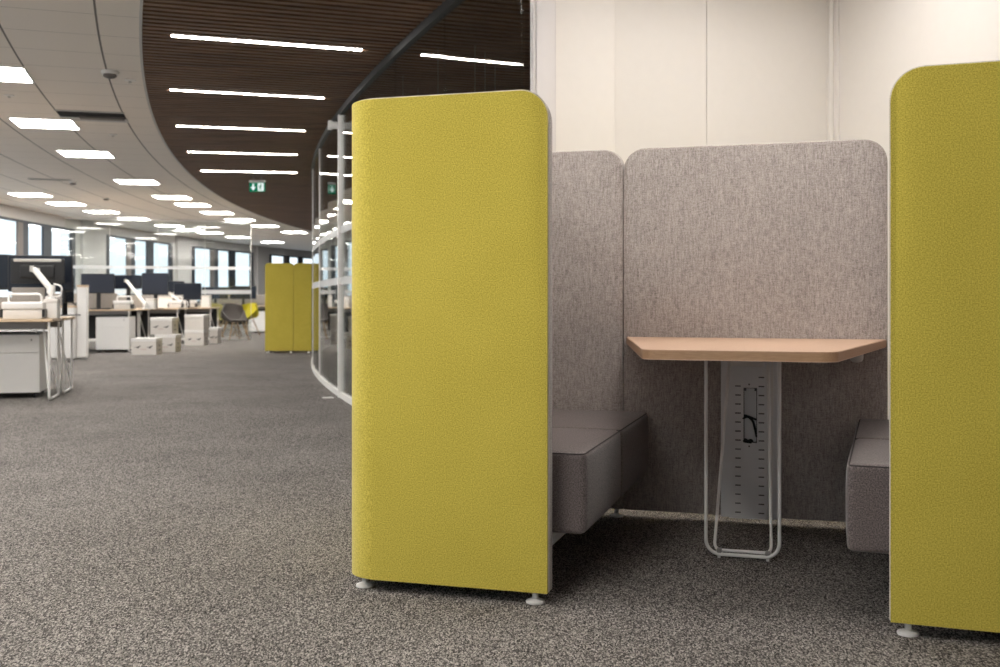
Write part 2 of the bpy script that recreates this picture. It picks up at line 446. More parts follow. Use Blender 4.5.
for i in range(0, len(edges), 2):
    if edges[i + 1] - edges[i] > 0.002: sector(bm, R_FAC - 0.05, R_FAC + 0.10, edges[i], edges[i + 1], SILL, HEAD, 0.01)
struct(obj('wall_facade', bm, M['facade'], smooth=False))
for i, (a, b) in enumerate(bays):
    w = b - a
    r = bpy.data.objects.new('window_%d' % (i + 1), None); COL.objects.link(r); r.location = pol(R_FAC, (a + b) / 2, SILL); struct(r)
    inv = Matrix.Translation(-r.location)
    bmf = bmesh.new(); bmg = bmesh.new(); bmr = bmesh.new()
    z0, z1 = SILL + 0.06, HEAD - 0.05
    sector(bmf, R_FAC - 0.052, R_FAC - 0.012, a, b, SILL, z0, 0.01); sector(bmf, R_FAC - 0.052, R_FAC - 0.012, a, b, z1, HEAD, 0.01)
    for f0, f1 in ((0, .05), (.36, .42), (.60, .70), (.95, 1)):
        sector(bmf, R_FAC - 0.055, R_FAC - 0.010, a + w * f0, a + w * f1, z0, z1, 0.01)
    sector(bmr, R_FAC - 0.055, R_FAC - 0.012, a + w * .30, a + w * .36, z0, z1, 0.01)
    sector(bmg, R_FAC - 0.035, R_FAC - 0.025, a + w * .02, b - w * .02, z0, z1, 0.01)
    obj('window_frame', bmf, M['frame_dark'], r, False, matrix=inv); obj('reveal', bmr, M['frame_grey'], r, False, matrix=inv)
    obj('pane', bmg, M['window_glass'], r, False, matrix=inv)
    bms = bmesh.new(); sector(bms, R_FAC - 0.16, R_FAC - 0.056, a, b, SILL - 0.03, SILL + 0.004, 0.01)
    obj('window_sill', bms, M['facade'], r, False, matrix=inv)
# piers between the bays, standing proud of the facade
for i in range(len(bays) - 1):
    a, b = bays[i][1], bays[i + 1][0]
    if b - a < 0.004: continue
    bm = bmesh.new(); sector(bm, R_FAC - 0.12, R_FAC - 0.05, a + (b - a) * 0.15, a + (b - a) * 0.72, 0, H, 0.01)
    struct(obj('wall_pier', bm, M['facade'], smooth=False))

# ------------------------------------------------------------------ curved glass wall of the corridor
gw = bpy.data.objects.new('wall_glass', None); COL.objects.link(gw); struct(gw)
post_px = [(341.2, 0.055), (320.0, 0.02), (313.2, 0.035)]
post_th = [theta_px(p, R_GLASS) for p, _ in post_px]
# the glass follows the arc in flat panes
stops = [TH_COL]
def fill(t0, t1, step):
    n = max(1, round((t1 - t0) / step)); return [t0 + (t1 - t0) * (i + 1) / n for i in range(n)]
cur = TH_COL
for t in post_th: stops += fill(cur, t, 1.15 / R_GLASS); cur = t
stops += fill(cur, TH1, 1.3 / R_GLASS)
for a, b in zip(stops, stops[1:]):
    p, q = pol(R_GLASS, a + 0.00006), pol(R_GLASS, b - 0.00006)
    n = (q - p).normalized(); n = Vector((-n.y, n.x, 0)) * 0.006
    bm = bmesh.new(); prism(bm, [((v).x, (v).y) for v in (p - n, q - n, q + n, p + n)], 0.05, H - 0.055)
    obj('pane', bm, M['glass'], gw, False)
    for z in (1.09, 1.565):
        n2 = n * 1.15
        bm = bmesh.new(); prism(bm, [(v.x, v.y) for v in (p + n2, q + n2, q + n2 * 1.2, p + n2 * 1.2)], z - 0.035, z + 0.035)
        obj('frosted_band', bm, M['frosted'], gw, False)
bm = bmesh.new(); sector(bm, R_GLASS - 0.022, R_GLASS + 0.022, TH_COL, TH1, H - 0.06, H + 0.02, 0.01)
obj('header', bm, M['header'], gw, False)
bm = bmesh.new(); sector(bm, R_GLASS - 0.02, R_GLASS + 0.02, TH_COL, TH1, 0.0, 0.052, 0.01)
obj('base_rail', bm, M['white_metal'], gw, False)
for (px, w), t in list(zip(post_px, post_th)) + [((0, 0.05), s) for s in stops if s > post_th[-1] + 0.05][::2]:
    bm = bmesh.new(); hw = w / 2 / R_GLASS
    dd = 0.03 if w > 0.04 else 0.012
    sector(bm, R_GLASS - dd, R_GLASS + dd, t - hw, t + hw, 0.0, H - 0.055, 0.01)
    obj('post', bm, M['white_metal'], gw, False)

# glass partition across the open office, far off
gp = bpy.data.objects.new('wall_glass_partition', None); COL.objects.link(gp); struct(gp)
A = Vector((at(60, 23.15), 23.15, 0)); B = Vector((at(251, 24.4), 24.4, 0)); dAB = (B - A); LAB = dAB.length
gp.matrix_world = wall_frame(A, dAB)
nj = 4
for i in range(nj):
    a, b = LAB * i / nj + 0.006, LAB * (i + 1) / nj - 0.006
    bm = bmesh.new(); box(bm, (a, -0.006, 0.05), (b, 0.006, H - 0.04)); obj('pane', bm, M['glass'], gp, False)
    for z, hh in ((1.08, 0.045), (1.62, 0.035)):
        bm = bmesh.new(); box(bm, (a, -0.009, z - hh), (b, -0.0065, z + hh)); obj('frosted_band', bm, M['frosted'], gp, False)
    bm = bmesh.new(); box(bm, (b + 0.001, -0.007, 0.05), (b + 0.011, 0.007, H - 0.04)); obj('glass_joint', bm, M['silver'], gp, False)
bm = bmesh.new(); box(bm, (0, -0.03, 0), (LAB, 0.03, 0.05)); obj('base_rail', bm, M['white_metal'], gp, False)
bm = bmesh.new(); box(bm, (0, -0.03, H - 0.04), (LAB, 0.03, H)); obj('header', bm, M['white_metal'], gp, False)

# ------------------------------------------------------------------ lamps
def panel_lamp(r, s, label, group):
    th = s / R_GLASS
    t = thing('ceiling_lamp', label, 'lamp', pol(r, th, H - 0.012), -th, group)
    bm = bmesh.new()
    for lo, hi in (((-.3, -.3), (.3, -.285)), ((-.3, .285), (.3, .3)), ((-.3, -.285), (-.285, .285)), ((.285, -.285), (.3, .285))):
        box(bm, (*lo, 0), (*hi, 0.012))
    obj('frame', bm, M['white_metal'], t, False)
    bm = bmesh.new(); box(bm, (-.285, -.285, 0.003), (.285, .285, 0.010)); obj('diffuser', bm, M['lamp'], t, False)
inner = [(53.28, -14.75), (53.2, -12.40), (53.15, -10.21), (53.04, -7.23), (52.97, -4.89), (52.91, -3.48), (52.85, -1.71), (52.82, 0.13), (52.75, 2.08), (52.67, 4.40), (52.7, 7.2), (52.7, 9.9)]
outer = [(55.28, -5.09), (55.22, -3.53), (55.14, -1.87), (55.08, -0.14), (55.04, 1.91), (55.06, 3.32), (54.97, 4.42), (54.95, 6.33), (54.95, 8.82)]
for i, (r, s) in enumerate(inner):
    panel_lamp(r, s, 'bright square ceiling panel, %s one along the row beside the slatted timber ceiling' % (ORD[i] if i == 0 else ORD[i] + ' nearest'), 'square ceiling lamps beside the timber ceiling')
for i, (r, s) in enumerate(outer):
    panel_lamp(r, s, 'bright square ceiling panel, %s one along the row by the windows' % (ORD[i] if i == 0 else ORD[i] + ' nearest'), 'square ceiling lamps by the windows')
beh = 0
for r, s in ((53.1, -17.3), (53.1, -19.7), (53.1, -22.1), (55.2, -8.2), (55.2, -11.0), (55.2, -13.8), (55.2, -16.6), (55.2, -19.4), (55.2, -22.2)):
    panel_lamp(r, s, 'square ceiling panel out of frame over the near end of the office', 'square ceiling lamps over the near end')
def lin_lamp(s, label):
    th = s / 50.4033
    t = thing('linear_lamp', label, 'lamp', pol(R_LIN, th, H - 0.012), -th, 'linear lamps in the slatted ceiling')
    bm = bmesh.new(); box(bm, (-.655, -.021, 0.012), (.655, .021, 0.06), 0.003, 1); obj('housing', bm, M['white_metal'], t)
    bm = bmesh.new(); box(bm, (-.65, -.016, 0.005), (.65, .016, 0.012), 0.002, 2); obj('diffuser', bm, M['tube'], t)
for i, s in enumerate((-16.346, -14.457, -12.558, -10.640, -8.750)):
    lin_lamp(s, 'glowing linear lamp in the slatted timber ceiling, %s' % ('nearest of the row' if i == 0 else 'farthest of the row, before the exit sign' if i == 4 else ORD[i] + ' nearest of the row'))
for s in (-18.25, -20.15, -22.05):
    lin_lamp(s, 'linear lamp in the slatted ceiling out of frame above the corridor')
for tt, vv in ((0.50, 0.95), (1.25, 0.95), (0.22, 1.85)):
    p = WP + eC * tt + dR * vv
    th = TH_COL
    t = thing('ceiling_lamp', 'square ceiling panel out of frame over the booth niche', 'lamp', (p.x, p.y, H - 0.014), -th, 'square ceiling lamps over the niche')
    bm = bmesh.new()
    for lo, hi in (((-.3, -.3), (.3, -.285)), ((-.3, .285), (.3, .3)), ((-.3, -.285), (-.285, .285)), ((.285, -.285), (.3, .285))): box(bm, (*lo, 0), (*hi, 0.012))
    obj('frame', bm, M['white_metal'], t, False)
    bm = bmesh.new(); box(bm, (-.285, -.285, 0.003), (.285, .285, 0.010)); obj('diffuser', bm, M['niche_lamp' if vv < 1.5 else 'booth_lamp'], t, False)

# ------------------------------------------------------------------ things on the ceiling
def ceil_at(px, py):
    Y = F * (H - HC) / (HY - py); return Vector((at(px, Y), Y, H))
def sensor(px, py, label, name='smoke_detector', r=0.055, h=0.05, cat='detector'):
    t = thing(name, label, cat, ceil_at(px, py))
    bm = bmesh.new(); lathe(bm, [(r * .96, 0.0), (r, -h * .35), (r * .92, -h * .5)], 20); obj('base', bm, M['white_metal'], t)
    bm = bmesh.new(); lathe(bm, [(r * .72, -h * .5), (r * .75, -h * .8), (r * .45, -h)], 20); obj('sensor_head', bm, M['frame_grey'], t)
sensor(110, 71, 'round pale smoke detector on the ceiling tiles above the open slot', r=0.068, h=0.055)
sensor(73, 181.5, 'small dark round detector between the two rows of ceiling panels', r=0.06)
sensor(106, 197.5, 'tiny dark detector far back near the row of panels by the windows', r=0.06)
def sprinkler(px, py, label):
    t = thing('sprinkler', label, 'sprinkler', ceil_at(px, py))
    bm = bmesh.new(); lathe(bm, [(0.045, 0), (0.045, -0.006), (0.014, -0.012)], 16); obj('rosette', bm, M['white_metal'], t)
    bm = bmesh.new(); lathe(bm, [(0.010, -0.012), (0.009, -0.018), (0.014, -0.020), (0.014, -0.023)], 12); obj('nozzle', bm, M['silver'], t)
sprinkler(130, 80, 'small sprinkler rosette between the smoke detector and the timber ceiling')
sprinkler(9, 95, 'small sprinkler rosette at the left edge between the two nearest panels')
sprinkler(113, 134.5, 'small sprinkler rosette just beyond the black ceiling slot')
# open black slot of a ventilation grille
c = ceil_at(93, 116); th = asin((c.y - CY) / hypot(c.x - CX, c.y - CY))
t = thing('air_vent', 'long black open air slot in the white tiled ceiling', 'vent', (c.x, c.y, H - 0.012), -th)
bm = bmesh.new(); box(bm, (-.30, -.28, 0.004), (.30, .06, 0.011)); obj('opening', bm, M['void'], t, False)
bm = bmesh.new(); box(bm, (-.31, .06, -0.004), (.31, .24, 0.011), 0.003, 1); box(bm, (-.31, -.30, 0.0), (.31, -.28, 0.011)); obj('flap', bm, M['facade'], t)
bm = bmesh.new(); box(bm, (-.12, -.06, -0.02), (.29, .05, 0.004), 0.003, 1); obj('baffle', bm, M['frame_grey'], t)
for px, py, lab in ((50, 179, 'slim dark slot diffuser in the far ceiling tiles left of a row of panels'),):
    c = ceil_at(px, py); t = thing('air_diffuser', lab, 'vent', (c.x, c.y, H - 0.012), -th)
    bm = bmesh.new(); box(bm, (-.30, -.06, 0.0), (.30, .06, 0.011), 0.002, 1); obj('frame', bm, M['silver'], t)
    bm = bmesh.new()
    for k in (-1, 1): box(bm, (-.27, k * .025 - .012, -0.002), (.27, k * .025 + .012, 0.002))
    obj('slot', bm, M['frame_grey'], t, False)

# emergency exit sign under the timber ceiling
Ys = 15.6; xs = at(257, Ys)
t = thing('exit_sign', 'green emergency exit sign with white down arrow and running figure', 'sign', (xs, Ys, 2.488), -0.16)
bm = bmesh.new(); box(bm, (-.12, 0.0, 0.0), (.12, .025, .135), 0.003, 1); obj('sign_plate', bm, M['sign_green'], t)
bm = bmesh.new(); box(bm, (-.122, -.008, .135), (.122, .035, .170), 0.004, 1); obj('lamp_housing', bm, M['silver'], t)
bm = bmesh.new(); cyl(bm, (-.06, .012, .17), (-.06, .012, .22), 0.006); obj('hanger', bm, M['steel'], t)
bm = bmesh.new(); cyl(bm, (.06, .012, .17), (.06, .012, .22), 0.006); obj('hanger', bm, M['steel'], t)
bm = bmesh.new()
prism(bm, [(-.012, .118), (-.012, .070), (-.042, .070), (0, .018), (.042, .070), (.012, .070), (.012, .118)], 0, 0.002)
obj('arrow', bm, M['sign_white'], t, False, matrix=Matrix.Translation((-.058, -0.0005, 0)) @ Matrix.Rotation(pi / 2, 4, 'X'))
bm = bmesh.new(); box(bm, (.012, -0.003, .010), (.104, -0.0005, .126)); obj('door_symbol', bm, M['sign_white'], t, False)
bm = bmesh.new()
mt = Matrix.Rotation(pi / 2, 4, 'X')
def limb(x0, z0, x1, z1, w):
    d = Vector((x1 - x0, z1 - z0)).normalized(); n = Vector((-d.y, d.x)) * w / 2
    prism(bm, [(x0 + n.x, z0 + n.y), (x0 - n.x, z0 - n.y), (x1 - n.x, z1 - n.y), (x1 + n.x, z1 + n.y)], 0, 0.002)
prism(bm, [(.062 + .009 * cos(a * pi / 6), .105 + .009 * sin(a * pi / 6)) for a in range(12)], 0, 0.002)
limb(.058, .092, .050, .060, .018); limb(.056, .090, .036, .078, .008); limb(.036, .078, .030, .064, .008); limb(.056, .090, .080, .080, .008)
limb(.050, .062, .068, .046, .010); limb(.068, .046, .062, .026, .010); limb(.050, .062, .040, .040, .010); limb(.040, .040, .024, .036, .010)
obj('running_figure', bm, M['sign_green'], t, False, matrix=Matrix.Translation((0, -0.0035, 0)) @ mt)

# ------------------------------------------------------------------ seating booth
A1 = radians(16.75); A2 = radians(20.0)
P1 = Vector((0.1407, 3.19, 0)); P2 = Vector((1.0658, 2.9116, 0))
W, D, RC, ZB, ZT, RT = 0.679, 1.405, 0.12, 0.038, 1.551, 0.088
def shell_path():
    """(s, v, distance along) of the outer face, wing free end to back free end."""
    raw = []
    def line(a, b, e0=False, e1=False):
        L = hypot(b[0] - a[0], b[1] - a[1]); ts = []
        if e0: ts += [RT * (1 - cos(i / 12 * pi / 2)) / L for i in range(13)]
        else: ts += [0]
        k0 = ts[-1]; k1 = 1 - RT / L if e1 else 1
        ts += [k0 + (k1 - k0) * i / 6 for i in range(1, 7)]
        if e1: ts += [1 - RT * (1 - sin(i / 12 * pi / 2)) / L for i in range(1, 13)]
        for t in ts: raw.append((a[0] + (b[0] - a[0]) * t, a[1] + (b[1] - a[1]) * t))
    line((0, 0), (W - RC, 0), e0=True)
    raw.extend((W - RC + RC * sin(a), RC - RC * cos(a)) for a in [i / 14 * pi / 2 for i in range(1, 15)])
    line((W, RC), (W, D - RC)); raw.extend((W - RC + RC * cos(a), D - RC + RC * sin(a)) for a in [i / 14 * pi / 2 for i in range(1, 15)])
    line((W - RC, D), (0.012, D), e1=True)
    out = [raw[0]]
    for p in raw[1:]:
        if hypot(p[0] - out[-1][0], p[1] - out[-1][1]) > 1e-5: out.append(p)
    return out
def straight_path(x0, x1):
    L = x1 - x0
    ts = [RT * (1 - cos(i / 12 * pi / 2)) for i in range(13)] + [RT + (L - 2 * RT) * i / 8 for i in range(1, 9)] + [L - RT * (1 - sin(i / 12 * pi / 2)) for i in range(1, 13)]
    return [(x1 - t, D) for t in ts]       # runs right to left so that the outer face looks backwards... inward is -v
def arc_data(path):
    d = [0.0]
    for p, q in zip(path, path[1:]): d.append(d[-1] + hypot(q[0] - p[0], q[1] - p[1]))
    N = []
    for i in range(len(path)):
        a = path[max(0, i - 1)]; b = path[min(len(path) - 1, i + 1)]
        t = Vector((b[0] - a[0], b[1] - a[1])).normalized(); N.append(Vector((-t.y, t.x)))
    return d, N
def ztop(d, L, R=RT):
    e = min(d, L - d)
    return ZT if e >= R else ZT - R + sqrt(max(0, R * R - (R - e) ** 2))
def loft(bm, path, o0, o1, sg, zb=ZB, inset=0.0, ch=0.005):
    d, N = arc_data(path); L = d[-1]; rings = []
    for i, (p, n) in enumerate(zip(path, N)):
        z = ztop(d[i], L) - inset
        prof = [(o0, zb), (o0, z - ch), (o0 + ch * .3, z - ch * .3), (o0 + ch, z), (o1 - ch, z), (o1 - ch * .3, z - ch * .3), (o1, z - ch), (o1, zb)]
        s_off = inset if i == 0 else 0
        rings.append([bm.verts.new((sg * (p[0] + n.x * o), p[1] + n.y * o, zz)) for o, zz in prof])
    m = len(rings[0])
    for a, b in zip(rings, rings[1:]):
        for k in range(m): bm.faces.new((a[k], a[(k + 1) % m], b[(k + 1) % m], b[k]))
    bm.faces.new(rings[0]); bm.faces.new(rings[-1])
def pipe_line(path, off, sg, dz=0.0):
    d, N = arc_data(path); L = d[-1]
    pts = [(sg * (p[0] + n.x * off), p[1] + n.y * off, ztop(d[i], L) + dz) for i, (p, n) in enumerate(zip(path, N))]
    a, b = pts[0], pts[-1]
    return [(a[0], a[1], ZB + 0.002)] + pts + [(b[0], b[1], ZB + 0.002)]
def foot(parent, x, y):
    bm = bmesh.new()
    lathe(bm, [(0.0285, 0.0), (0.0295, 0.003), (0.0285, 0.007), (0.012, 0.0135), (0.0095, 0.015), (0.0095, 0.05)], 28, (x, y, 0))
    obj('foot', bm, M['white_metal'], parent)
def booth_module(sg, origin, ang, label):
    t = thing('high_back_sofa', label, 'sofa', origin, -ang)
    path = shell_path()
    bm = bmesh.new(); loft(bm, path, 0.0, 0.016, sg, inset=0.0015); o = obj('outer_cover', bm, M['yellow'], t); o['label'] = 'mustard green wool outer cover'
    bm = bmesh.new(); loft(bm, path, 0.0165, 0.065, sg, ch=0.012); o = obj('inner_lining', bm, M['lining'], t); o['label'] = 'pale grey melange fabric lining'
    bm = bmesh.new(); sweep(bm, pipe_line(path, 0.0165, sg), 0.0034, 8); obj('piping', bm, M['piping'], t)
    for s, v in ((0.045, 0.034), (0.615, 0.055), (0.045, 1.373), (0.60, 1.34)): foot(t, sg * s, v)
    x0, x1 = sorted((sg * (-0.096 if sg < 0 else -0.116), sg * (W - 0.066)))
    for i, (v0, v1) in enumerate(((0.092, 0.700), (0.700, 1.334))):
        bm = bmesh.new(); rbox(bm, (x0, v0 + 0.0005, 0.200), (x1, v1 - 0.0005, 0.450), 0.016, 24, (0.010, 0.0008, 0.005))
        o = obj('seat_cushion', bm, M['seat'], t, angle=60); o['label'] = 'grey brown wool seat block'
        zs = 0.4455; e = 0.0045
        loop = fillet([(x0 + e, v0 + e, zs), (x1 - e, v0 + e, zs), (x1 - e, v1 - e, zs), (x0 + e, v1 - e, zs)], 0.016, 4, True)
        bm = bmesh.new(); sweep(bm, loop, 0.0024, 6, True); obj('seam', bm, M['seam'], o)
    x0, x1 = sorted((sg * 0.005, sg * (W - 0.066)))
    bm = bmesh.new(); box(bm, (x0, 0.075, 0.160), (x1, 1.335, 0.201), 0.004, 1); obj('base_rail', bm, M['white_plate'], t)
    return t
booth_module(-1, P1, A1, 'high-backed sofa left of the wooden table, mustard green outside, grey inside')
booth_module(1, P2, A2, 'high-backed sofa right of the wooden table, cut off by the picture edge')

t = thing('back_screen', 'light grey fabric screen standing behind the wooden booth table', 'screen', P1, -A1)
path = straight_path(-0.008, 1.033)
path = [(x, D) for x, _ in path]
bm = bmesh.new(); loft(bm, path, 0.0165, 0.065, 1, ch=0.012); obj('inner_lining', bm, M['lining'], t)
bm = bmesh.new(); loft(bm, path, 0.0, 0.016, 1, inset=0.0015); o = obj('outer_cover', bm, M['yellow'], t); o['label'] = 'mustard green back of the screen'
bm = bmesh.new(); sweep(bm, pipe_line(path, 0.0165, 1), 0.0034, 8); obj('piping', bm, M['piping'], t)

# table
t = thing('booth_table', 'pale beech booth table with tapering top on white wire legs', 'table', P1, -A1)
TZ = 0.762; TT = 0.031
out = fillet([(0.004, 1.334, 0), (1.030, 1.334, 0), (0.827, 0.22, 0), (0.2525, 0.22, 0)], [0.0, 0.0, 0.06, 0.06], 8, True)
bm = bmesh.new(); prism(bm, [(p.x, p.y) for p in out], TZ - TT, TZ, 0.003, 0, 1)
obj('tabletop', bm, [M['beech'], M['beech_edge']], t)
bm = bmesh.new()
ul, ur, vl = 0.391, 0.645, 0.762
sweep(bm, fillet([(ul, vl, TZ - TT), (ul, vl, 0.013), (ur, vl, 0.013), (ur, vl, TZ - TT)], 0.05, 8), 0.0066, 12)
obj('leg_loop', bm, M['white_metal'], t)
bm = bmesh.new()
for (x0, x1, xb) in ((0.418, 0.450, 0.44), (0.616, 0.590, 0.60)):
    sweep(bm, fillet([(x1, 1.10, TZ - TT), (x0, vl + 0.03, 0.034), (xb, vl + 0.012, 0.022)], 0.03, 6), 0.0058, 10)
sweep(bm, [(0.425, vl + 0.018, 0.024), (0.617, vl + 0.018, 0.024)], 0.0058, 10)
obj('leg_brace', bm, M['white_metal'], t)
for x in (0.437, 0.605):
    bm = bmesh.new(); cyl(bm, (x, vl, 0.0), (x, vl, 0.008), 0.006, 0.006, 12); obj('glide', bm, M['white_metal'], t)
    bm = bmesh.new(); box(bm, (x - 0.009, vl - 0.004, 0.014), (x + 0.009, vl + 0.026, 0.032), 0.003, 1); obj('clamp', bm, M['steel'], t)
bm = bmesh.new(); lathe(bm, [(0.006, 0.694), (0.014, 0.696), (0.020, 0.701), (0.0235, 0.709), (0.0235, 0.731)], 20, (0.905, 0.90, 0)); obj('under_clip', bm, M['silver'], t)
# cable cover between tabletop and floor, on the screen
bm = bmesh.new()
VS = D - 0.065 - 0.001
box(bm, (0.393, VS - 0.012, 0.034), (0.631, VS, TZ - TT), 0.002, 1)
zf = VS - 0.030
c0, c1 = 0.428, 0.578; h0, h1, hz0, hz1 = 0.485, 0.538, 0.341, 0.562
for lo, hi in (((c0, 0.034), (h0, 0.69)), ((h1, 0.034), (c1, 0.69)), ((h0, 0.034), (h1, hz0)), ((h0, hz1), (h1, 0.69))):
    box(bm, (lo[0], zf, lo[1]), (hi[0], VS - 0.012, hi[1]))
for i in range(16):
    z = 0.605 - 0.0364 * i
    for xa, xb in ((0.452, 0.474), (0.544, 0.566)):
        if i == 0 and xa < 0.5: continue
        box(bm, (xa, zf - 0.0008, z - 0.0024), (xb, zf + 0.002, z + 0.0024), 0, 1, 1)
for lo, hi in (((h0, hz0), (h0 + 0.0022, hz1)), ((h1 - 0.003, hz0), (h1, hz1)), ((h0, hz0), (h1, hz0 + 0.003)), ((h0, hz1 - 0.002), (h1, hz1)), ((h0, hz1 - 0.012), (h0 + 0.010, hz1)), ((h1 - 0.010, hz1 - 0.012), (h1, hz1))):
    box(bm, (lo[0], zf + 0.001, lo[1]), (hi[0], VS - 0.013, hi[1]), 0, 1, 1)
for z in (hz1 + 0.014, hz0 - 0.014): box(bm, (0.504, zf - 0.0008, z - 0.003), (0.510, zf + 0.002, z + 0.003), 0, 1, 1)
cc = obj('cable_cover', bm, [M['white_plate'], M['slot']], t); cc['label'] = 'white punched steel cable cover'
bm = bmesh.new()
zc = zf + 0.004
sweep(bm, fillet([(0.481, zc, 0.437), (0.50, zc, 0.449), (0.522, zc, 0.43), (0.532, zc, 0.39), (0.537, zc, 0.365)], 0.04, 6), 0.005, 8)
sweep(bm, [(0.483, zc + .002, 0.452), (0.506, zc + .002, 0.446), (0.536, zc + .002, 0.434)], 0.004, 8)
sweep(bm, fillet([(0.486, zc, 0.344), (0.49, zc, 0.355), (0.503, zc, 0.345), (0.514, zc, 0.353), (0.52, zc, 0.344)], 0.01, 4), 0.006, 8)
sweep(bm, fillet([(0.489, zc, 0.345), (0.50, zc - .002, 0.345), (0.516, zc, 0.342)], 0.01, 4), 0.006, 8)
obj('cable', bm, M['cable'], cc)
bm = bmesh.new(); box(bm, (0.434, VS - 0.07, 0.650), (0.566, VS - 0.031, TZ - TT), 0.003, 1); obj('mounting_bracket', bm, M['white_metal'], t)
bm = bmesh.new(); box(bm, (0.593, VS - 0.022, 0.045), (0.600, VS - 0.012, TZ - TT)); obj('cover_ridge', bm, M['white_metal'], cc)

# far booth of the same make
th = asin((18.2 - CY) / 51.0)
t = thing('booth_screen', 'mustard green fabric booth screens standing far down the corridor', 'screen', (at(289, 18.2), 18.2, 0), 0.0)
def flat_panel(x0, x1, name, mat):
    bm = bmesh.new()
    rr = 0.05; zt = 1.53; pts = fillet([(x0, 0.035, 0), (x1, 0.035, 0), (x1, zt, 0), (x0, zt, 0)], [0.0, 0.0, rr, rr], 6, True)
    prism(bm, [(p.x, p.y) for p in pts], 0, 0.06, 0.006)
    obj(name, bm, mat, t, matrix=Matrix.Translation((0, 0.06, 0)) @ Matrix.Rotation(pi / 2, 4, 'X'))
flat_panel(-0.41, 0.075, 'panel', M['yellow']); flat_panel(0.08, 0.385, 'panel', M['yellow'])
for side in (-0.41 + 0.06, 0.385):
    bm = bmesh.new(); box(bm, (side - 0.06, 0.065, 0.035), (side, 0.75, 1.53), 0.02, 3); obj('side_panel', bm, M['yellow'], t)
for x, y in ((-.36, .03), (.03, .03), (.33, .03), (-.36, .70), (.33, .70)): foot(t, x, y)

# ------------------------------------------------------------------ hanging wires in the glazed room, floor plate, wall fitting
for px, Y, zl in ((403, 8.4, 2.50), (418, 8.9, 2.50), (438, 7.5, 2.24), (475, 7.4, 2.30), (485, 7.6, 2.25), (495, 7.9, 2.28)):
    lab = {403: 'thin pendant wire with a bright bead behind the glass, nearest the header', 418: 'thin pendant wire with a bright bead, second from the header',
           438: 'thin pendant wire hanging low behind the glass above the sofa', 475: 'pale pendant wire, leftmost of three close wires behind the glass',
           485: 'pale pendant wire, middle of three close wires behind the glass', 495: 'pale pendant wire, rightmost of three close wires behind the glass'}[px]
    t = thing('pendant_wire', lab, 'wire', (at(px, Y), Y, 0), 0, 'wires hanging behind the glass')
    bm = bmesh.new(); cyl(bm, (0, 0, 1.60), (0, 0, H - 0.02), 0.0025, seg=8); obj('wire', bm, M['steel'], t)
    bm = bmesh.new(); cyl(bm, (0, 0, zl - 0.03), (0, 0, zl), 0.012, 0.012, 12) if px < 430 else cyl(bm, (0, 0, 1.70), (0, 0, zl), 0.011, 0.011, 10); obj('wire_fitting', bm, M['white_metal'], t)
Yp = 10.4 * 0.95
t = thing('floor_socket', 'small flat metal socket plate let into the carpet before the glass wall', 'socket', (at(328, 9.92), 9.92, 0), 0.3)
bm = bmesh.new(); box(bm, (-.05, -.05, 0.0), (.05, .05, 0.006), 0.002, 1); obj('plate', bm, M['silver'], t)
bm = bmesh.new(); box(bm, (-.03, -.03, 0.006), (.03, .03, 0.008)); obj('lid', bm, M['silver'], t)
pth = pol(R_GLASS + 0.036, post_th[0] - 0.0, 2.545)
t = thing('wall_spotlight', 'white cylindrical fitting on the tall white post of the glass wall', 'fitting', pth, -post_th[0])
bm = bmesh.new(); cyl(bm, (0, 0, 0), (-.05, 0, 0), 0.034, seg=20); obj('mount', bm, M['white_metal'], t)
bm = bmesh.new(); cyl(bm, (-.05, 0, 0), (-.085, 0, 0), 0.045, 0.045, 20); obj('cap', bm, M['white_metal'], t)

# ------------------------------------------------------------------ office furniture
DZ = 0.74
def desk(r_end, Y0, depth, length, label, group, modesty=True):
    """Desk whose end faces the corridor; local x runs towards the corridor, y away from the viewer."""
    th = asin((Y0 - CY) / r_end); p = pol(r_end, th)
    t = thing('office_desk', label, 'desk', p, -th, group)
    bm = bmesh.new(); box(bm, (-length, 0, DZ - 0.025), (0, depth, DZ), 0.003, 1); obj('desktop', bm, M['oak'], t)
    for x in (-0.03, -length + 0.06):
        bm = bmesh.new()
        sweep(bm, fillet([(x, 0.03, DZ - 0.025), (x, 0.03, 0.012), (x, depth - 0.05, 0.012), (x, depth - 0.05, DZ - 0.025)], 0.04, 5), 0.011, 8)
        sweep(bm, [(x, 0.03 + 0.01, 0.03), (x - 0.10, depth * 0.55, DZ - 0.03)], 0.008, 8)
        sweep(bm, [(x, depth - 0.07, 0.03), (x - 0.10, depth * 0.45, DZ - 0.03)], 0.008, 8)
        obj('leg_frame', bm, M['white_metal'], t)
    if modesty:
        bm = bmesh.new(); box(bm, (-length + 0.08, depth - 0.030, 0.22), (-0.06, depth - 0.012, DZ - 0.03)); obj('modesty_panel', bm, M['charcoal'], t)
    bm = bmesh.new(); box(bm, (-length + 0.1, depth * .42, DZ - 0.10), (-0.09, depth * .62, DZ - 0.028), 0.004, 1); obj('cable_tray', bm, M['steel'], t)
    return t
def on(desk_obj, x, y, z=DZ): return desk_obj.matrix_basis @ Vector((x, y, z))
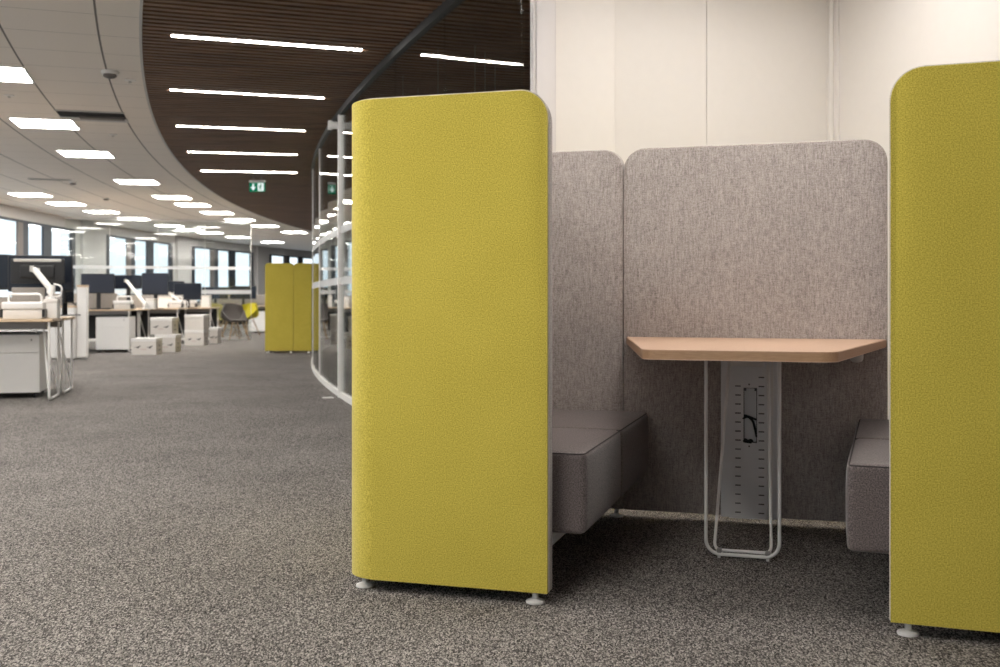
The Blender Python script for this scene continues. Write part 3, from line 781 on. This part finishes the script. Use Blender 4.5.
def pedestal(desk_obj, x0, x1, y0, y1, h, label):
    p = on(desk_obj, (x0 + x1) / 2, (y0 + y1) / 2, 0); rz = desk_obj.rotation_euler.z
    t = thing('drawer_pedestal', label, 'cabinet', p, rz, 'white drawer pedestals')
    w, d = (x1 - x0) / 2, (y1 - y0) / 2
    bm = bmesh.new(); box(bm, (-w, -d + 0.02, 0.05), (w, d, h), 0.004, 1); obj('body', bm, M['white_metal'], t)
    n = 2; zs = [0.052, 0.36 * h / 0.58 + 0.05, h - 0.012]
    for a, b in zip(zs, zs[1:]):
        bm = bmesh.new(); box(bm, (-w, -d, a + 0.002), (w, -d + 0.018, b - 0.002), 0.003, 1); f = obj('drawer', bm, M['white_metal'], t)
    bm = bmesh.new(); cyl(bm, (w - 0.07, -d - 0.003, h - 0.06), (w - 0.07, -d + 0.002, h - 0.06), 0.009, seg=12); obj('lock', bm, M['steel'], t)
    bm = bmesh.new()
    box(bm, (-w - .002, -d - .001, h - 0.012), (w + .002, d + .001, h), 0.003, 1); obj('top_plate', bm, M['steel'], t)
    for sx in (-1, 1):
        for sy in (-1, 1):
            bm = bmesh.new(); cyl(bm, (sx * (w - .05) - .012, sy * (d - .06), 0.025), (sx * (w - .05) + .012, sy * (d - .06), 0.025), 0.025, seg=14)
            box(bm, (sx * (w - .05) - .01, sy * (d - .06) - .012, 0.03), (sx * (w - .05) + .01, sy * (d - .06) + .012, 0.052)); obj('castor', bm, M['black'], t)
    return t
def monitor(x, Y, zc, w, h, rz, label, back=False, stand=DZ, mat='screen', grp='monitors on the desks', strip=False):
    """back: its rear faces the viewer."""
    t = thing('monitor', label, 'monitor', (x, Y, zc), rz + (pi if back else 0), grp)
    bm = bmesh.new(); rbox(bm, (-w / 2, 0, -h / 2), (w / 2, 0.035, h / 2), 0.010, 6); obj('housing', bm, M['black'], t)
    bm = bmesh.new(); box(bm, (-w / 2 + .012, -0.002, -h / 2 + .02), (w / 2 - .012, 0.001, h / 2 - .012)); obj('screen', bm, M[mat], t, False)
    bm = bmesh.new(); rbox(bm, (-w * .32, 0.03, -h * .3), (w * .32, 0.058, h * .25), 0.012, 5); obj('rear_cover', bm, M['black'], t)
    if strip:
        bm = bmesh.new(); box(bm, (-w * .44, 0.028, h * .36), (w * .44, 0.042, h * .47), 0.004, 1); obj('rear_trim', bm, M['silver'], t)
    if stand is not None:
        bm = bmesh.new(); box(bm, (-.035, 0.05, stand - zc + 0.012), (.035, 0.075, h * .1), 0.005, 1); obj('neck', bm, M['black'], t)
        bm = bmesh.new(); box(bm, (-.12, -0.05, stand - zc + 0.001), (.12, 0.15, stand - zc + 0.014), 0.005, 2); obj('stand', bm, M['black'], t)
    return t
def monitor_arm(p, head, rz, label, z0=DZ):
    """White gas spring arm clamped to the desk; head is where it holds the screen."""
    t = thing('screen_support', label, 'screen support', p, 0, 'white screen supports')
    h = Vector(head) - Vector(p); e = Vector((0.02, 0, 0.24))
    bm = bmesh.new(); lathe(bm, [(0.05, 0.0), (0.05, 0.02), (0.03, 0.03)], 18); obj('clamp_base', bm, M['white_metal'], t)
    bm = bmesh.new(); cyl(bm, (0, 0, 0.03), (0, 0, 0.10), 0.024, seg=16); lathe(bm, [(0.035, 0.05), (0.037, 0.06), (0.037, 0.12), (0.03, 0.13)], 16); obj('column', bm, M['white_metal'], t)
    bm = bmesh.new(); a = Vector((0, 0, 0.09)); b = h - Vector((0, -0.0, 0.02))
    d = (b - a); L = d.length; q = d.to_track_quat('X', 'Z').to_matrix().to_4x4(); mm = Matrix.Translation(a) @ q
    box(bm, (-.04, -.024, -.026), (L + .02, .024, .026), 0.018, 3, M4=mm); obj('spring_arm', bm, M['white_metal'], t)
    bm = bmesh.new(); cyl(bm, h + Vector((-.03, 0, -.035)), h + Vector((-.03, 0, .02)), 0.02, seg=12); cyl(bm, h + Vector((-.035, 0, -.02)), h + Vector((0.04, .0, -.02)), 0.018, seg=12); obj('tilt_head', bm, M['silver'], t)
    bm = bmesh.new(); sweep(bm, fillet([(0.03, 0.0, 0.14), (0.11, 0, 0.12), (0.09, 0, 0.02), (0.03, 0.0, 0.02)], 0.04, 5), 0.008, 8); obj('cable_clip', bm, M['white_metal'], t)
    return t
def caddy(p, rz, label, w=0.34, s=1.0):
    t = thing('desk_caddy', label, 'caddy', p, rz, 'white desk caddies')
    d = 0.20; h = 0.15
    bm = bmesh.new(); box(bm, (-w / 2 + .012, -d / 2, 0.0), (w / 2 - .012, d / 2, h * .55), 0.006, 2); obj('tray', bm, M['box'], t)
    bm = bmesh.new(); box(bm, (-w / 2, -d / 2 - .008, h * .58), (w / 2, d / 2 + .005, h * 1.02), 0.014, 3); obj('lid', bm, M['white_metal'], t)
    for sx in (-1, 1):
        bm = bmesh.new(); box(bm, (sx * w / 2 - .012, -d / 2 - .002, 0.012), (sx * w / 2 + .008, d / 2, h * .58), 0.005, 1); obj('side_clip', bm, M['black'], t)
    bm = bmesh.new(); sweep(bm, fillet([(-w * .4, .05, h), (-w * .4, .05, h * 1.5), (w * .4, .05, h * 1.5), (w * .4, .05, h)], 0.03, 5), 0.010, 8); obj('handle', bm, M['white_metal'], t)
    return t
def paper_box(p, rz, w, d, h, label, mat='white_metal'):
    t = thing('document_box', label, 'box', p, rz)
    bm = bmesh.new(); box(bm, (-w / 2, -d / 2, 0), (w / 2, d / 2, h - .012), 0.004, 1); obj('body', bm, M[mat], t)
    bm = bmesh.new(); box(bm, (-w / 2 - .003, -d / 2 - .003, h - .04), (w / 2 + .003, d / 2 + .003, h), 0.005, 1); obj('lid', bm, M['box'], t)
    return t
def divider(p, rz, w, h, label):
    bm = bmesh.new(); box(bm, (-w / 2, -.015, 0), (w / 2, .015, h), 0.008, 2)
    o = obj('desk_divider', bm, M['divider']); o.location = p; o.rotation_euler = (0, 0, rz); tag(o, label, 'divider', 'grey desk dividers'); return o

# nearest desk cluster at the left edge
d1 = desk(52.95, 9.57, 0.72, 1.7, 'oak topped office desk at the left picture edge, nearest of all', 'office desks', False)
d2 = desk(52.93, 10.31, 0.72, 1.7, 'oak topped office desk back to back behind the nearest desk', 'office desks', False)
pedestal(d1, -0.90, -0.16, 0.40, 1.05, 0.60, 'large white drawer pedestal under the nearest desk')
rz1 = d1.rotation_euler.z
divider(on(d1, -0.30, 0.70), rz1, 0.29, 0.29, 'short raised grey divider beside the white arm on the nearest desk')
divider(on(d1, -0.90, 0.745), rz1, 1.40, 0.20, 'long low grey divider between the two nearest desks')
monitor(at(38, 10.27), 10.27, 0.92 + 28 / 103.9, 0.48, 0.24, rz1, 'black monitor held by a white arm, its back to the viewer', back=True, stand=None, strip=True)
monitor(at(40.5, 10.75), 10.75, 0.92 + 25.5 / 99.3, 0.61, 0.37, rz1, 'wide black monitor behind the white arm on the second desk')
monitor(at(-21, 10.72), 10.72, 0.92 + 27 / 99.3, 0.60, 0.36, rz1, 'black monitor cut off by the left picture edge')
monitor(at(70, 11.4), 11.4, 0.92 + 10 / 93.6, 0.16, 0.30, rz1 + 1.1, 'black monitor turned aside right of the wide one')
pb = Vector((at(52, 10.0), 10.0, DZ)); pa = pb + Vector((-0.01, 0, 0.181))
monitor_arm(pa, (at(35, 10.13), 10.13, 0.92 + 31 / 105), 0, 'white monitor arm on the nearest desk, reaching up to the left')
paper_box(pb, rz1, 0.12, 0.24, 0.18, 'white document box on the corner of the nearest desk, under the white arm')
caddy(on(d1, -0.262, 0.20), rz1, 'white desk caddy with black side clips on the nearest desk', 0.35)
paper_box(on(d1, -0.64, 0.30), rz1, 0.16, 0.22, 0.17, 'pale document box at the left picture edge on the nearest desk', 'box')

# tall storage between the clusters
def tall_cabinet(x0, x1, Y, h, depth, label, name='storage_cabinet'):
    w = (x1 - x0) / 2; t = thing(name, label, 'cabinet', ((x0 + x1) / 2, Y, 0), 0.02)
    bm = bmesh.new(); box(bm, (-w, 0.02, 0.03), (w, depth, h - .03), 0.004, 1); obj('body', bm, M['white_metal'], t)
    bm = bmesh.new(); box(bm, (-w, 0.0, 0.04), (-0.003 if w > .2 else w, 0.019, h - .035), 0.003, 1); obj('door', bm, M['white_metal'], t)
    if w > .2:
        bm = bmesh.new(); box(bm, (0.003, 0.0, 0.04), (w, 0.019, h - .035), 0.003, 1); obj('door', bm, M['white_metal'], t)
    bm = bmesh.new(); box(bm, (-w - .004, -.004, h - .03), (w + .004, depth + .004, h), 0.003, 1); obj('top', bm, M['oak'], t)
    bm = bmesh.new(); box(bm, (-w + .02, .03, 0.0), (w - .02, depth - .02, 0.032)); obj('plinth', bm, M['steel'], t)
    return t
tall_cabinet(at(77, 16.1), at(86.5, 16.1), 16.1, 1.13, 0.09, 'tall slim white end screen with wooden top beside the nearest desks', 'end_screen')
tall_cabinet(at(38, 16.0), at(73.5, 16.0), 16.0, 0.82, 0.45, 'low white cabinet seen between the legs of the nearest desks')

# second and further clusters
d3 = desk(53.62, 18.30, 0.74, 1.7, 'oak topped desk behind the slim white end screen, with a white pedestal beneath', 'office desks')
d4 = desk(53.62, 19.06, 0.74, 1.7, 'oak topped desk back to back behind the one with the pedestal', 'office desks')
d5 = desk(53.32, 20.7, 0.74, 2.0, 'oak topped desk behind the stacks of archive boxes', 'office desks')
d6 = desk(53.05, 22.3, 0.74, 2.0, 'oak topped desk left of the grey shell chairs', 'office desks')
d7 = desk(53.45, 28.6, 0.74, 2.4, 'oak topped desk far back beside the mustard green screens', 'office desks')
rz3 = d3.rotation_euler.z
pedestal(d3, -0.585, -0.045, 0.05, 0.58, 0.62, 'white drawer pedestal under the desk behind the slim white end screen')
pedestal(d7, -0.54, -0.03, 0.05, 0.58, 0.60, 'white drawer pedestal far back beside the mustard green screens')
def mon(px0, px1, py0, py1, Y, label, **k):
    s = F / Y
    return monitor(at((px0 + px1) / 2, Y), Y, HC + (HY - (py0 + py1) / 2) / s, (px1 - px0) / s, (py1 - py0) / s, rz3, label, **k)
mon(81.5, 114, 273.5, 293.5, 18.75, 'blue black monitor behind the top of the slim white end screen', mat='blue_screen')
mon(114.5, 141, 275, 289, 19.5, 'low black monitor between the blue black one and the angled arm')
mon(142, 168, 273, 295, 19.3, 'dark blue monitor right of the second angled white arm', mat='blue_screen')
mon(174, 201, 283, 300, 21.6, 'black monitor on the desk behind the archive boxes', stand=DZ)
mon(202, 228, 287, 299, 29.0, 'black monitor far back left of the grey chairs')
mon(230, 256, 286, 299, 29.0, 'black monitor far back behind the grey chairs')
mon(158, 184, 281, 292, 23.2, 'black monitor half hidden behind the folded white arm')
monitor_arm(Vector((at(145, 18.75), 18.75, DZ)), (at(127, 19.3), 19.3, 0.92 + 19 / 55.5), 0, 'white monitor arm behind the slim white end screen, reaching up to the left')
monitor_arm(on(d5, -0.05, 0.55, DZ), (at(171, 21.15), 21.15, 0.92 + 6 / 51), 0, 'folded low white monitor arm above the archive boxes')
caddy(on(d3, -0.15, 0.16), rz3, 'white desk caddy below the second angled white arm', 0.30)
caddy(on(d5, -0.10, 0.2), rz3, 'white desk caddy above the front stack of archive boxes', 0.26)
caddy(on(d6, -0.52, 0.2), rz3, 'white desk caddy above the tall stack of archive boxes', 0.30)
paper_box((at(151, 19.0), 19.0, DZ), rz3, 0.15, 0.22, 0.19, 'white document box right of the second angled white arm')
paper_box((at(165, 21.25), 21.25, DZ), rz3, 0.24, 0.2, 0.23, 'white document box standing above the archive boxes')
paper_box((at(206, 22.6), 22.6, DZ), rz3, 0.18, 0.22, 0.26, 'white document box at the desk end left of the grey chairs')
divider(on(d3, -1.0, 0.755), rz3, 1.2, 0.28, 'grey divider behind the desk with the blue black monitor')
divider(on(d5, -1.0, 0.755), rz3, 1.8, 0.26, 'grey divider on the desk behind the archive boxes')
divider(on(d7, -1.0, 0.755), rz3, 2.2, 0.30, 'grey divider far back on the desk beside the mustard screens')
# keyboard and headset-like cable bundle beside the slim white end screen
t = thing('keyboard', 'black keyboard on the desk right of the slim white end screen', 'keyboard', on(d3, -0.55, 0.10), rz3)
bm = bmesh.new(); box(bm, (-.21, -.06, 0), (.21, .06, .018), 0.004, 1); obj('case', bm, M['black'], t)
bm = bmesh.new()
for r_ in range(5):
    for c_ in range(14): box(bm, (-.195 + c_ * .028, -.05 + r_ * .021, .018), (-.171 + c_ * .028, -.033 + r_ * .021, .023))
obj('keys', bm, M['black'], t, False)
t = thing('desk_phone', 'black desk phone next to the slim white end screen', 'phone', on(d3, -0.90, 0.16), rz3)
bm = bmesh.new(); prism(bm, [(-.09, 0), (.09, 0), (.09, .09), (-.02, .05), (-.09, .02)], -.09, .09, .004); obj('body', bm, M['black'], t, matrix=Matrix.Rotation(pi / 2, 4, 'X'))
bm = bmesh.new(); rbox(bm, (-.10, -.025, .08), (.10, .025, .115), .014, 5); obj('handset', bm, M['black'], t)

# archive boxes on the floor
def archive_box(px0, px1, Y, z, label, w=0.40, d=0.32, h=0.27, rz=0.0, print_=True, open_=False):
    t = thing('archive_box', label, 'box', (at((px0 + px1) / 2, Y), Y + d / 2, z), rz, 'white archive boxes on the carpet')
    bm = bmesh.new(); box(bm, (-w / 2, -d / 2, 0), (w / 2, d / 2, h - .03 if not open_ else h), 0.003, 1); obj('body', bm, M['box'], t)
    bm = bmesh.new(); box(bm, (-w / 2 - .006, -d / 2 - .006, h - .055), (w / 2 + .006, d / 2 + .006, h), 0.004, 1); obj('lid', bm, M['white_metal'], t)
    if print_:
        bm = bmesh.new(); y0 = -d / 2 - .0015
        for sx in (-.27, .22):          # grip hole with a dark wing shaped mark beside it
            cx = sx * w
            prism(bm, [(cx - .05, .125), (cx + .015, .140), (cx + .06, .160), (cx + .035, .125), (cx + .01, .108), (cx - .01, .122)], 0, .002)
        obj('front_print', bm, M['print_dark'], t, False, matrix=Matrix.Translation((0, y0 + .001, 0)) @ Matrix.Rotation(pi / 2, 4, 'X'))
        bm = bmesh.new(); box(bm, (-.06, y0, .095), (.05, y0 + .002, .10)); box(bm, (-.04, y0, .083), (.03, y0 + .002, .087)); obj('print_line', bm, M['print_red'], t, False)
        bm = bmesh.new(); x0 = w / 2 + .0005
        cyl(bm, (x0 - .001, 0, .15), (x0 + .0015, 0, .15), .022, seg=12); box(bm, (x0 - .001, -.06, .07), (x0 + .0015, .06, .085)); obj('side_print', bm, M['frame_grey'], t, False)
    return t
archive_box(131, 155, 17.5, 0, 'white archive box at the front left of the box stacks', h=0.275, d=0.40, rz=0.06)
archive_box(155, 174.5, 18.35, 0, 'lower white archive box of the front stack of two', w=0.34, h=0.31, d=0.40, rz=0.05)
archive_box(150, 171.5, 18.35, 0.311, 'upper white archive box of the front stack of two', w=0.37, h=0.29, d=0.40, rz=0.02)
archive_box(184, 203, 20.95, 0, 'lower white archive box of the tall stack beside the small box', w=0.37, h=0.31, d=0.42, rz=0.05)
archive_box(184.5, 203.5, 20.95, 0.311, 'upper white archive box of the tall stack, sheets on its lid', w=0.37, h=0.30, d=0.42, rz=0.02, print_=False)
archive_box(209, 217, 22.0, 0, 'small white archive box nearest the grey shell chairs', w=0.17, h=0.33, d=0.38, rz=0.06)

# shell chairs
def shell_chair(p, rz, mat, label, dowels=True):
    t = thing('shell_chair', label, 'chair', p, rz, 'moulded shell chairs')
    bm = bmesh.new(); NU, NV = 16, 18; grid = []
    for j in range(NV + 1):
        v = j / NV; row = []
        for i in range(NU + 1):
            u = -1 + 2 * i / NU
            if v < 0.5:
                q = v / 0.5; y = -0.23 + 0.40 * q; z = 0.44 - 0.035 * sin(q * pi); hw = 0.22 + 0.07 * q
            else:
                q = (v - 0.5) / 0.5; y = 0.17 + 0.10 * q + 0.03 * sin(q * pi); z = 0.44 + 0.38 * q; hw = 0.29 - 0.06 * q ** 2
            arm = 0.22 * max(0, 1 - abs(v - 0.42) / 0.40)
            z += arm * abs(u) ** 5 * (1.2 if v < .5 else 0.5); y -= 0.20 * abs(u) ** 4 * max(0, v - 0.42) / .58
            z -= 0.06 * (abs(u) ** 4) * (v if v > 0.8 else 0)
            row.append(Vector((u * hw, y, z)))
        grid.append(row)
    V = [[bm.verts.new(c) for c in r] for r in grid]
    for j in range(NV):
        for i in range(NU): bm.faces.new((V[j][i], V[j][i + 1], V[j + 1][i + 1], V[j + 1][i]))
    bmesh.ops.recalc_face_normals(bm, faces=bm.faces)
    bmesh.ops.solidify(bm, geom=bm.faces[:], thickness=0.012)
    obj('shell', bm, mat, t, angle=60)
    for sx in (-1, 1):
        for sy in (-1, 1):
            bm = bmesh.new(); cyl(bm, (sx * .24, sy * .23 + .02, 0.0), (sx * .12, sy * .12, 0.41), 0.011, 0.015, 10); obj('leg', bm, M['dowel'] if dowels else M['white_metal'], t)
    bm = bmesh.new()
    for a, b in (((-.20, -.19), (.14, .14)), ((.20, -.19), (-.14, .14)), ((-.2, .21), (.14, -.12)), ((.2, .21), (-.14, -.12))):
        cyl(bm, (a[0], a[1], .12), (b[0], b[1], .38), 0.005, seg=8)
    obj('brace', bm, M['steel'], t)
shell_chair((at(235, 23.9), 23.9, 0), 0.7, M['grey_shell'], 'grey shell armchair with wooden dowel legs, front one by the far desks')
shell_chair((at(246, 26.9), 26.9, 0), -0.5, M['yellow_shell'], 'lime yellow shell chair peeking out right behind the grey chairs')
shell_chair((at(230, 25.9), 25.9, 0), pi, M['grey_shell'], 'grey shell chair facing away behind the front grey one')
shell_chair((at(213, 24.9), 24.9, 0), 0.3, M['olive_shell'], 'olive shell chair half hidden behind the tall archive box stack')

# ------------------------------------------------------------------ world, camera
w = bpy.data.worlds.new('sky'); sc.world = w; w.use_nodes = True
bg = w.node_tree.nodes['Background']
tc = w.node_tree.nodes.new('ShaderNodeTexCoord'); sx = w.node_tree.nodes.new('ShaderNodeSeparateXYZ'); rp = w.node_tree.nodes.new('ShaderNodeValToRGB')
w.node_tree.links.new(tc.outputs['Generated'], sx.inputs[0]); w.node_tree.links.new(sx.outputs['Z'], rp.inputs['Fac']); w.node_tree.links.new(rp.outputs['Color'], bg.inputs['Color'])
rp.color_ramp.elements[0].position = 0.0; rp.color_ramp.elements[0].color = (0.54, 0.575, 0.59, 1)
rp.color_ramp.elements[1].position = 0.6; rp.color_ramp.elements[1].color = (0.44, 0.55, 0.64, 1)
bg.inputs['Strength'].default_value = 1.0

cam = bpy.data.cameras.new('camera'); co = bpy.data.objects.new('camera', cam); COL.objects.link(co)
co.location = (0, 0, HC); co.rotation_euler = (pi / 2, 0, 0)
cam.sensor_width = 36.0; cam.lens = 36.0 * F / 1000.0; cam.shift_y = -(333.5 - HY) / 1000.0
cam.clip_start = 0.05; cam.clip_end = 400
cam.dof.use_dof = True; cam.dof.focus_distance = 3.6; cam.dof.aperture_fstop = 4.5
sc.camera = co
vs = sc.view_settings
vs.view_transform = 'Standard'; vs.look = 'None'; vs.exposure = 1.55; vs.gamma = 1.0; vs.use_curve_mapping = False
sc.cycles.use_denoising = True
sc.cycles.max_bounces = 10; sc.cycles.diffuse_bounces = 5; sc.cycles.transparent_max_bounces = 24
